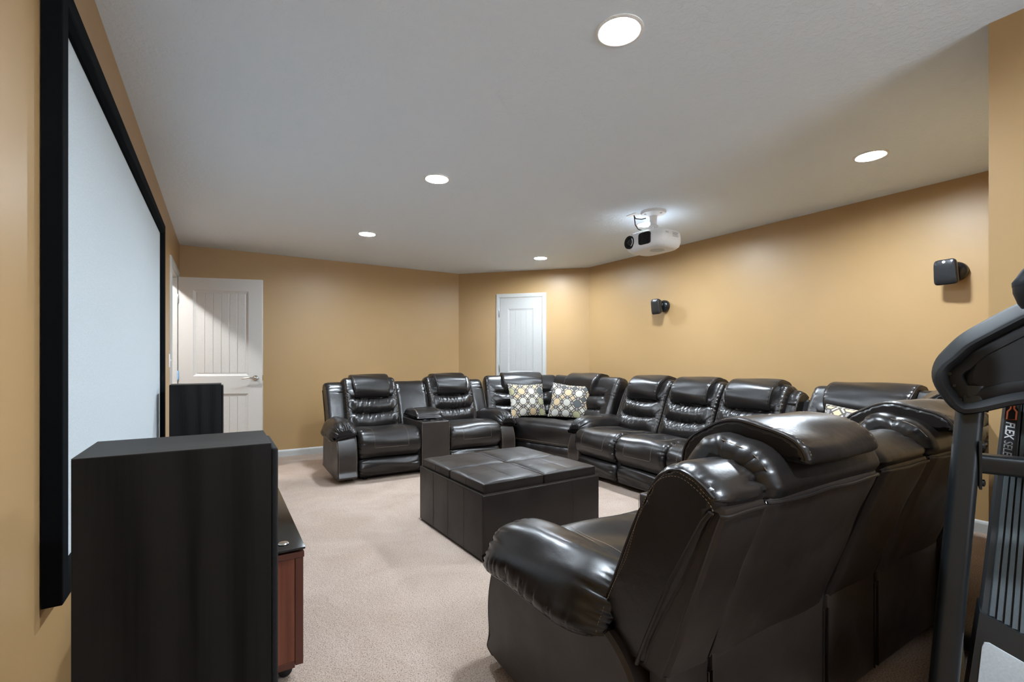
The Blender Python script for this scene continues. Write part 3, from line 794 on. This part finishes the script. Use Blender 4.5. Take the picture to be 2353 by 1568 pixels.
MB().box(.01, .03, .03, len_-.03, .08, .445).obj('back_panel', 'lining', ST, smooth=False)
MB().box(-.005, d_+.006, -.006, len_+.006, .479, .487, .002).obj('glass_top', 'glass', ST)
for x in (.06, d_-.06):
    for y in (.06, len_-.06):
        MB().lathe([(0, 0), (.017, 0), (.019, .003), (.016, .006), (0, .007)], 24, (x, y, .487)).lathe([(.012, -.017), (.012, -.009)], 16, (x, y, .487)).obj('glass_standoff', 'chrome', ST)
        mb = MB().lathe([(0, -.014), (.018, -.014), (.024, -.010), (.024, .010), (.018, .014), (0, .014)], 20, (x+.005, y, .0242), 'y').box(x-.012, x+.02, y-.019, y+.019, .032, .058, .003)
        mb.obj('caster', 'rubber', ST)

# ------------------------------------------------------------------ recessed lights
LIGHTS = [(1.315, 1.347, 'recessed ceiling light nearest the camera, the largest lit disc'),
          (1.297, 3.113, 'recessed ceiling light above the leather ottoman'),
          (1.265, 4.839, 'recessed ceiling light above the console loveseat by the back wall'),
          (3.399, 4.850, 'recessed ceiling light closest to the narrow closet door'),
          (3.45, 1.349, 'recessed ceiling light near the tan corner beside the treadmill'),
          (3.40, 3.13, 'recessed ceiling light hidden behind the ceiling projector'),
          (1.30, -.42, 'unseen recessed ceiling light added behind the camera')]  # unseen light added for brightness, set where the near tower's shadow points
def lamp(x, y, label, lm='lamp'):
    t = thing('recessed_light', label, 'ceiling light', (x, y, HC), 0, 'recessed ceiling lights')
    MB().lathe([(.0765, .05), (.0755, .0), (.0765, -.004), (.080, -.006), (.088, -.0055), (.0925, -.003), (.092, .0), (.078, .0), (.078, .05)], 48).obj('trim_ring', 'plate', t)
    MB().lathe([(0, .020), (.0755, .020), (.0755, .008), (.05, .004), (.001, .003)], 40).obj('diffuser', lm, t)
    return t
for x, y, l in LIGHTS: lamp(x, y, l)
lamp(-.95, 5.35, 'ceiling light in the hall beyond the open door', 'lamp2')

# ------------------------------------------------------------------ ceiling projector
PJ = thing('ceiling_projector', 'white projector hanging from the ceiling on a short mount', 'projector', (3.16, 2.83, HC))
MB().lathe([(.02, 0), (.105, 0), (.106, -.010), (.098, -.022), (.06, -.030), (.034, -.040), (.030, -.06), (.029, -.13)], 40).obj('ceiling_plate', 'proj', PJ)
for a in (40, 160, 280): MB().lathe([(0, 0), (.012, 0), (.010, -.004), (0, -.005)], 14, (.072*math.cos(R(a)), .072*math.sin(R(a)), -.0255)).obj('screw', 'hinge', PJ)
mb = MB().lathe([(.036, -.118), (.042, -.125), (.042, -.15), (.030, -.158)], 24)
for a in range(4):
    c, s_ = math.cos(R(45+90*a)), math.sin(R(45+90*a))
    mb.tube([(0, 0, -.150), (c*.08, s_*.08, -.158), (c*.135, s_*.135, -.170), (c*.14, s_*.14, -.195)], .008, 8)
mb.box(-.05, .05, -.045, .045, -.166, -.150, .006)
mb.obj('mount_arm', 'proj', PJ)
# body: width along y, front faces -x
n = 72; rings = []
def body_ring(z, sx, sy, ox=0):
    out = []
    for i in range(n):
        a = 2*PI*i/n; c, s_ = math.cos(a), math.sin(a); e = 2/4.2
        x = math.copysign(abs(c)**e, c)*sx; y = math.copysign(abs(s_)**e, s_)*sy
        if x < 0: x -= .018*(1-(y/sy)**2)
        out.append((x+ox, y, z))
    return out
zt, zb = -.188, -.345
prof = [(zb, .105, .150), (zb+.004, .125, .172), (zb+.022, .145, .196), (zb+.055, .153, .207), (zb+.095, .153, .207), (zb+.130, .149, .203), (zb+.148, .138, .190), (zt, .115, .165)]
MB().loft([body_ring(z, a, c) for z, a, c in prof]).obj('body', 'proj', PJ)
fx_ = -.168
o = MB().lathe([(0, .01), (.055, .01), (.056, -.004), (.050, -.009), (.047, -.004), (.040, .004), (.030, .006), (.0, .006)], 40, (fx_, .115, -.262), 'x').obj('lens_barrel', 'plastic', PJ)
MB().lathe([(.0, .0), (.034, .0), (.030, -.006), (.018, -.011), (0, -.013)], 32, (fx_+.006, .115, -.262), 'x').obj('lens', 'lens', o)
mb = MB()
pl = []
for i in range(40):
    a = 2*PI*i/40; c, s_ = math.cos(a), math.sin(a); e = 2/5
    pl.append((math.copysign(abs(c)**e, c)*.062, math.copysign(abs(s_)**e, s_)*.050))
xo = lambda y: -.153-.018*(1-(y/.207)**2)
mb.loft([[(xo(-.055+a)-d, -.055+a*k, -.262+c*k) for a, c in pl] for d, k in ((-.01, 1), (.003, 1), (.004, .96), (.001, .93))])
for k in range(9): mb.box(xo(-.055)-.0045, xo(-.055)+.002, -.055-.055+k*.0135-.002, -.055-.055+k*.0135+.002, -.262-.044, -.262+.044)
for k in range(5): mb.box(xo(-.055)-.004, xo(-.055)+.002, -.055-.056, -.055+.056, -.262-.032+k*.016-.0015, -.262-.032+k*.016+.0015)
mb.obj('vent_grille', 'plastic', PJ)
MB().lathe([(0, .0005), (.060, .0005), (.060, -.002), (.055, -.003), (0, -.003)], 30, (-.02, -.06, zb), 'z').obj('bottom_cover', 'silver', PJ)
for x, y in ((-.09, .15), (.09, .13)): MB().lathe([(.0, .0), (.012, .0), (.013, .012), (.013, .022), (0, .022)], 16, (x, y, zt-.012)).obj('foot', 'plastic', PJ)
MB().tube([(-.08, .16, zt-.01), (-.08, .16, zt+.022), (-.06, .08, zt+.034), (-.02, .03, zt+.036)], .006, 8).obj('safety_bracket', 'proj', PJ)
mb = MB()                                   # grey printed lines on the side
for k in range(5): mb.box(-.005+.004*(k % 2), .065-.006*(k % 3), -.2085, -.2065, -.225-k*.008, -.222-k*.008)
mb.obj('printed_label', 'grey_print', PJ, smooth=False); mb = MB()
for k in range(2): mb.box(-.085, -.055+.004*k, -.2065, -.2045, -.226-k*.008, -.223-k*.008)
mb.obj('printed_label', 'grey_print', PJ, smooth=False)
mb = MB().box(xo(.185)-.003, xo(.185)+.004, .168, .180, -.275, -.262)
mb.obj('receiver_window', 'lens', PJ, smooth=False)
mb = MB()
for p, q, r0 in (((.06, .05), (.03, -.04), 0), ((.10, -.02), (.02, .03), 1), ((.08, -.10), (.03, -.02), 2)):
    mb.tube([(p[0], p[1], -.186), ((p[0]+q[0])/2, (p[1]+q[1])/2, -.155-.008*r0), (q[0], q[1], -.165)], .004, 7)
mb.obj('cable', 'plastic', PJ)
JB = thing('ceiling_outlet', 'small white cable plate on the ceiling beside the projector', 'outlet', (3.085, 2.98, HC))
MB().box(-.04, .04, -.055, .055, -.006, 0, .003).obj('plate', 'plate', JB)
MB().tube([(0, 0, -.005), (.0, -.005, -.03), (.005, -.01, -.09), (.02, -.03, -.130), (.05, -.07, -.152), (.09, -.10, -.162)], .0045, 8).obj('cable', 'plastic', JB)
MB().tube([(0, 0, -.006), (.0, -.02, -.04), (.03, -.06, -.05), (.05, -.09, -.045)], .0045, 8).obj('cable', 'plastic', JB)

# ------------------------------------------------------------------ satellite speakers on the right wall
def satellite(label, base, yaw, tilt):
    t = thing('satellite_speaker', label, 'speaker', base, 0, 'small satellite speakers on the wall')
    MB().lathe([(0, 0), (.066, 0), (.068, -.004), (.068, -.030), (.064, -.040), (.050, -.052), (.025, -.058), (0, -.059)], 36, (0, 0, 0), 'x').obj('wall_mount', 'gloss_plastic', t)
    # body: local -x is the front
    rings = []
    for d, kx, kz in ((.0, .46, .50), (.004, .52, .56), (.03, .72, .78), (.07, .96, .97), (.085, 1, 1), (.090, .985, .99)):
        ring = []
        for i in range(64):
            a = 2*PI*i/64; c, s_ = math.cos(a), math.sin(a); e = 2/6.5
            yy = math.copysign(abs(c)**e, c)*.066*kx; zz = math.copysign(abs(s_)**e, s_)*.087*kz
            ring.append((-d, yy*(1+.10*(.5-zz/.18)-.05), zz))
        rings.append(ring)
    mtx = Matrix.Translation((-.052, .010, .0)) @ Matrix.Rotation(yaw, 4, 'Z') @ Matrix.Rotation(tilt, 4, 'Y')
    bd = MB().loft(rings).xf(mtx).obj('cabinet', 'gloss_plastic', t)
    rg = []
    for d, k in ((.088, .975), (.094, .97), (.100, .90), (.1035, .6), (.1045, .2)):
        ring = []
        for i in range(64):
            a = 2*PI*i/64; c, s_ = math.cos(a), math.sin(a); e = 2/6.5
            yy = math.copysign(abs(c)**e, c)*.066*k; zz = math.copysign(abs(s_)**e, s_)*.087*k
            ring.append((-d, yy*(1+.10*(.5-zz/.18)-.05), zz))
        rg.append(ring)
    g = MB().loft(rg).xf(mtx).obj('grille', 'sat', t)
    MB().lathe([(0, 0), (.010, 0), (.009, -.002), (0, -.002)], 16, (-.1015, 0, .070), 'x').xf(mtx).obj('badge', 'plate', g)
    return t
satellite('black satellite speaker high on the wall near the treadmill', (4.392, 1.203, 1.785), R(-7), R(-7))
satellite('black satellite speaker high on the wall beyond the ceiling projector', (4.332, 3.703, 1.785), R(-7), R(-7))

# ------------------------------------------------------------------ treadmill (folded up), local x across, y towards the runner
TR = thing('treadmill', 'folded black treadmill with an upright deck in the near corner behind the loveseat', 'treadmill', (1.665, .435, 0), math.atan2(-.958, .287))
LEAN = .213
up = lambda x, z, dy=0: (x, -.22+LEAN*z+dy, z)
def upright(x):
    pl = []
    for i in range(36):
        a = 2*PI*i/36; c, s_ = math.cos(a), math.sin(a); e = 2/3.2
        pl.append((math.copysign(abs(c)**e, c)*.0275, math.copysign(abs(s_)**e, s_)*.040))
    sx_ = -.078 if x < .3 else .078
    return MB().loft([[(x+a+sx_*(1.016-z), -.22+LEAN*z+b_, z) for a, b_ in pl] for z in (.02, .25, .6, .9, 1.10)])
for x in (.003, .737): upright(x).obj('upright', 'gun', TR)
# crossbar with bolted end plates
zc = .905
mb = MB()
rings = [[(x, -.22+LEAN*zc+.030*math.copysign(abs(math.cos(a))**.5, math.cos(a)), zc+.024*math.copysign(abs(math.sin(a))**.5, math.sin(a))) for a in [2*PI*i/28 for i in range(28)]] for x in (.020, .720)]
mb.loft(rings); mb.obj('crossbar', 'gun', TR)
for x in (.022, .718):
    s_ = 1 if x < .3 else -1
    y0 = -.22+LEAN*zc
    MB().box(x-.003, x+.003, y0-.034, y0+.034, zc-.062, zc+.058, .002).obj('end_plate', 'gun', TR)
    for z in (-.048, .044): MB().lathe([(.0, 0), (.009, 0), (.009, s_*.005), (.004, s_*.007), (0, s_*.007)], 12, (x+s_*.003, y0-.012, zc+z), 'x').obj('bolt', 'gun', TR)
# console shell: dished back with rolled rim
half = [(.36, 1.385), (.29, 1.385), (.22, 1.365), (.16, 1.345), (.1044, 1.317), (.0555, 1.285), (-.0058, 1.239), (-.0399, 1.199), (-.0616, 1.164), (-.0686, 1.123), (-.0573, 1.083), (-.0236, 1.032), (.015, 1.029), (.0991, 1.057), (.22, 1.075), (.36, 1.08)]
full = half+[(.72-x, z) for x, z in half[-2:0:-1]]
Pc, per = crv(full, 160, True)
T_ = np.roll(Pc, -1, 0)-np.roll(Pc, 1, 0); T_ /= np.linalg.norm(T_, axis=1)[:, None]
ar = .5*np.sum(Pc[:, 0]*np.roll(Pc[:, 1], -1)-np.roll(Pc[:, 0], -1)*Pc[:, 1]); Nc = np.c_[T_[:, 1], -T_[:, 0]]*(1 if ar > 0 else -1)
def cring(ins, dy):
    up_ = np.clip(Nc[:, 1], 0, 1)
    q = Pc-Nc*(np.asarray(ins)*np.ones(160))[:, None]; return [(x, -.22+LEAN*z+dy, z) for x, z in q]
upw = np.clip(Nc[:, 1], 0, 1)
mb = MB().loft([cring(0, .125), cring(-.002, .06), cring(.0+.004*upw, .03)], caps=False, mi=1)
mb.loft([cring(.0+.004*upw, .03), cring(.003+.028*upw, -.050), cring(.006+.030*upw, -.058)], caps=False, mi=1)
mb.loft([cring(.006+.030*upw, -.058), cring(.016+.026*upw, -.060), cring(.024+.024*upw, -.052), cring(.032+.022*upw, -.035), cring(.045+.02*upw, -.040), cring(.058+.02*upw, -.038), cring(.068+.02*upw, -.012)], caps=False, mi=0)
q_ = cring(.068+.02*upw, -.012); mb.add(q_, [tuple(range(160))], 0)
q_ = cring(0, .125); mb.add(q_, [tuple(range(159, -1, -1))], 0)
con = mb.obj('console', ['plastic', 'console_top'], TR, angle=35)
pan_ = [(.012, 1.093), (.10, 1.098), (.36, 1.125), (.62, 1.098), (.708, 1.093), (.725, 1.125), (.69, 1.195), (.58, 1.265), (.47, 1.315), (.36, 1.325), (.25, 1.315), (.14, 1.265), (.03, 1.195), (-.005, 1.125)]
Pp, _ = crv(pan_, 80, True)
def pring(s, dy): cxm = np.array([.36, 1.2]); q = cxm+(Pp-cxm)*s; return [(x, -.22+LEAN*z+dy, z) for x, z in q]
MB().loft([pring(1.02, -.010), pring(.99, -.030), pring(.96, -.034)]).obj('back_panel', 'plastic', con)
for x, z in ((-.055, 1.13), (-.03, 1.19), (-.035, 1.065), (.0, 1.05), (-.045, 1.10)):
    MB().lathe([(.0, 0), (.005, 0), (.004, -.003), (0, -.003)], 10, (x+.02, -.22+LEAN*z-.040, z), 'y').obj('screw', 'gun', con)
# holder pod rising from the console
hp = MB()
px0 = .116
hp.lathe([(0, 0), (.030, 0), (.036, .01), (.044, .035), (.045, .050)], 28, (px0, -.12, 1.285))
hp.obj('device_holder', 'plastic', con)
MB().lathe([(.0455, .050), (.046, .060), (.040, .070), (.030, .088), (.024, .096), (.018, .10)], 28, (px0, -.12, 1.285)).obj('holder_collar', 'console_top', con)
MB().tube([(px0, -.12, 1.37), (px0+.004, -.112, 1.48), (px0+.02, -.10, 1.56), (px0+.06, -.09, 1.60), (.36, -.085, 1.61)], .016, 14).obj('holder_rail', 'gun', con)
# handlebars reaching to the runner
for x in (.015, .705):
    MB().tube([up(x, 1.08), up(x, 1.12, .05), up(x, 1.13, .14), up(x, 1.12, .28), up(x, 1.06, .36)], .02, 12).obj('handlebar', 'rubber', TR)
# deck: folded, leaning parallel to the uprights
DK = MB()
x0, x1 = .021, .719
dk = lambda x, z, dy: (x+.118*(z-.45)*(.37-x)/.349, -.055+.44*(z-.5)+dy, z)
def dslab(xa, xb, za, zb, d0, d1, mi=0):
    DK.loft([[dk(xa, z, d0), dk(xb, z, d0), dk(xb, z, d1), dk(xa, z, d1)] for z in (za, zb)], mi=mi)
Y0 = .060
dslab(x0, x1, .18, 1.21, Y0+.012, Y0+.10)
dko = DK.obj('deck', 'rubber', TR, smooth=False)
def ribs(xa, xb):
    mb = MB(); k = int((xb-xa)/.0138)
    for i in range(k):
        xx = xa+(i+.5)*(xb-xa)/k; pr_ = [(-.0055, .010), (-.0046, .003), (.0046, .003), (.0055, .010)]
        mb.loft([[dk(xx+a, z, Y0+b_) for a, b_ in pr_] for z in (.515-(xx-x0)*.36 if xx < .37 else .515-(x1-xx)*.36, 1.20)])
    return mb
ribs(x0+.012, x1-.012).obj('foot_rail', 'rib', dko, smooth=False)
# black strip that carries the lettering
MB().loft([[dk(x, z, d) for x, d in ((x0-.002, Y0+.012), (x0-.002, Y0-.001), (x0+.030, Y0-.001), (x0+.030, Y0+.012))] for z in (.86, 1.075)]).obj('lettering_strip', 'rubber', dko, smooth=False)
# end cover and silver plate at the bottom
def sheet(pts, d0, d1): return MB().loft([[dk(x, z, d) for x, z in pts] for d in (d0, d1)])
sheet([(x0-.005, .514), (.37, .389), (x1+.005, .514), (x1+.012, .20), (x0-.012, .20)], Y0-.004, Y0+.10).obj('end_cover', 'gun', dko, smooth=False)
pl = [(x0+.006, .440), (x0+.009, .450), (x0+.018, .452), (.37, .335), (x1-.018, .452), (x1-.006, .440), (x1-.006, .24), (x0+.006, .24)]
sheet(pl, Y0-.010, Y0-.003).obj('hood_plate', 'silver', dko, smooth=False)
# lettering, reading down the strip
def text(body, size, z_top, x_mid, mk, name, bold=0):
    cu = bpy.data.curves.new(name, 'FONT'); cu.body = body; cu.size = size; cu.extrude = .0006; cu.offset = bold; cu.shear = .25; cu.resolution_u = 3
    ob = bpy.data.objects.new('tmp', cu); COL.objects.link(ob); bpy.context.view_layer.update()
    me = bpy.data.meshes.new_from_object(ob.evaluated_get(bpy.context.evaluated_depsgraph_get()))
    bpy.data.objects.remove(ob)
    # text x -> -z (down), text y -> +x (towards the middle of the deck)
    wid = max(v_.co.x for v_ in me.vertices)
    for v_ in me.vertices:
        tx, ty, tz = v_.co; v_.co = Vector(dk(x_mid+ty, z_top-tx*.66, Y0-.0015-tz))
    me.materials.clear(); me.materials.append(M[mk]); me.update()
    o_ = link(name, me, dko); return wid
w1 = text('FLEX', .031, .992, x0+.004, 'white_print', 'lettering', .0006)
w2 = text('SELECT', .030, .992-w1*.66-.002, x0+.004, 'grey_print', 'lettering')
def strip(pts, wd=.004):
    mb = MB(); P_ = [Vector(dk(x, z, Y0-.003)) for x, z in pts]; mb.tube(P_, wd, 6); return mb
mb = MB()
for pts in ([(x0+.011, 1.06), (x0+.011, 1.028), (x0+.004, 1.020), (x0+.004, .998), (x0+.026, .998), (x0+.026, 1.020), (x0+.019, 1.028), (x0+.019, 1.06)],):
    mb.tube([dk(x, z, Y0-.002) for x, z in pts], .0022, 6)
mb.obj('emblem', 'orange', dko)
# floor frame
mb = MB()
for x in (-.01, .75):
    mb.box(x-.03, x+.03, -.34, .95, .012, .075, .012)
mb.box(-.03, .77, -.34, -.27, .012, .075, .012); mb.box(-.03, .77, .88, .95, .012, .075, .012)
for x in (-.01, .75):
    for y in (-.31, .92): mb.lathe([(.02, 0), (.022, .004), (.022, .02)], 14, (x, y, 0))
mb.obj('floor_frame', 'gun', TR)
mb = MB().loft([[(x, y, z) for y, z in ((-.30, .075), (-.31, .20), (-.22, .26), (-.08, .27), (.0, .20), (.02, .075))] for x in (.06, .68)])
mb.obj('motor_hood', 'plastic', TR, smooth=False)
MB().tube([up(.40, .22, .12), dk(.40, .70, Y0+.10)], .012, 10).obj('gas_strut', 'gun', TR)

# ------------------------------------------------------------------ camera, world, view
cam = bpy.data.cameras.new('camera'); co = bpy.data.objects.new('camera', cam); COL.objects.link(co)
cam.sensor_width = 36; cam.sensor_fit = 'HORIZONTAL'; cam.lens = 1092/2353*36; cam.shift_y = 45/2353; cam.clip_start = .02
co.location = (0, 0, 1.165); co.rotation_euler = (PI/2, 0, -R(31.59))
S.camera = co
w = bpy.data.worlds.new('world'); S.world = w; w.use_nodes = True
nt = w.node_tree; bg = nt.nodes['Background']          # dim sky; bright lower half added to light the ceiling through the window
tc = nt.nodes.new('ShaderNodeTexCoord'); sp = nt.nodes.new('ShaderNodeSeparateXYZ'); L(nt, tc.outputs['Generated'], sp.inputs[0])
L(nt, ramp(nt, mth('MULTIPLY_ADD', sp.outputs[2], .5), [(.47, (2.9, 3.15, 3.45, 1)), (.53, (.24, .28, .34, 1))]), bg.inputs[0])
bg.inputs[1].default_value = 1.0
S.view_settings.view_transform = 'Standard'; S.view_settings.look = 'None'; S.view_settings.gamma = 1; S.view_settings.use_curve_mapping = False
S.view_settings.exposure = 2.5
S.cycles.use_denoising = True; S.cycles.max_bounces = 10; S.cycles.diffuse_bounces = 6; S.cycles.glossy_bounces = 4; S.cycles.sample_clamp_indirect = 6
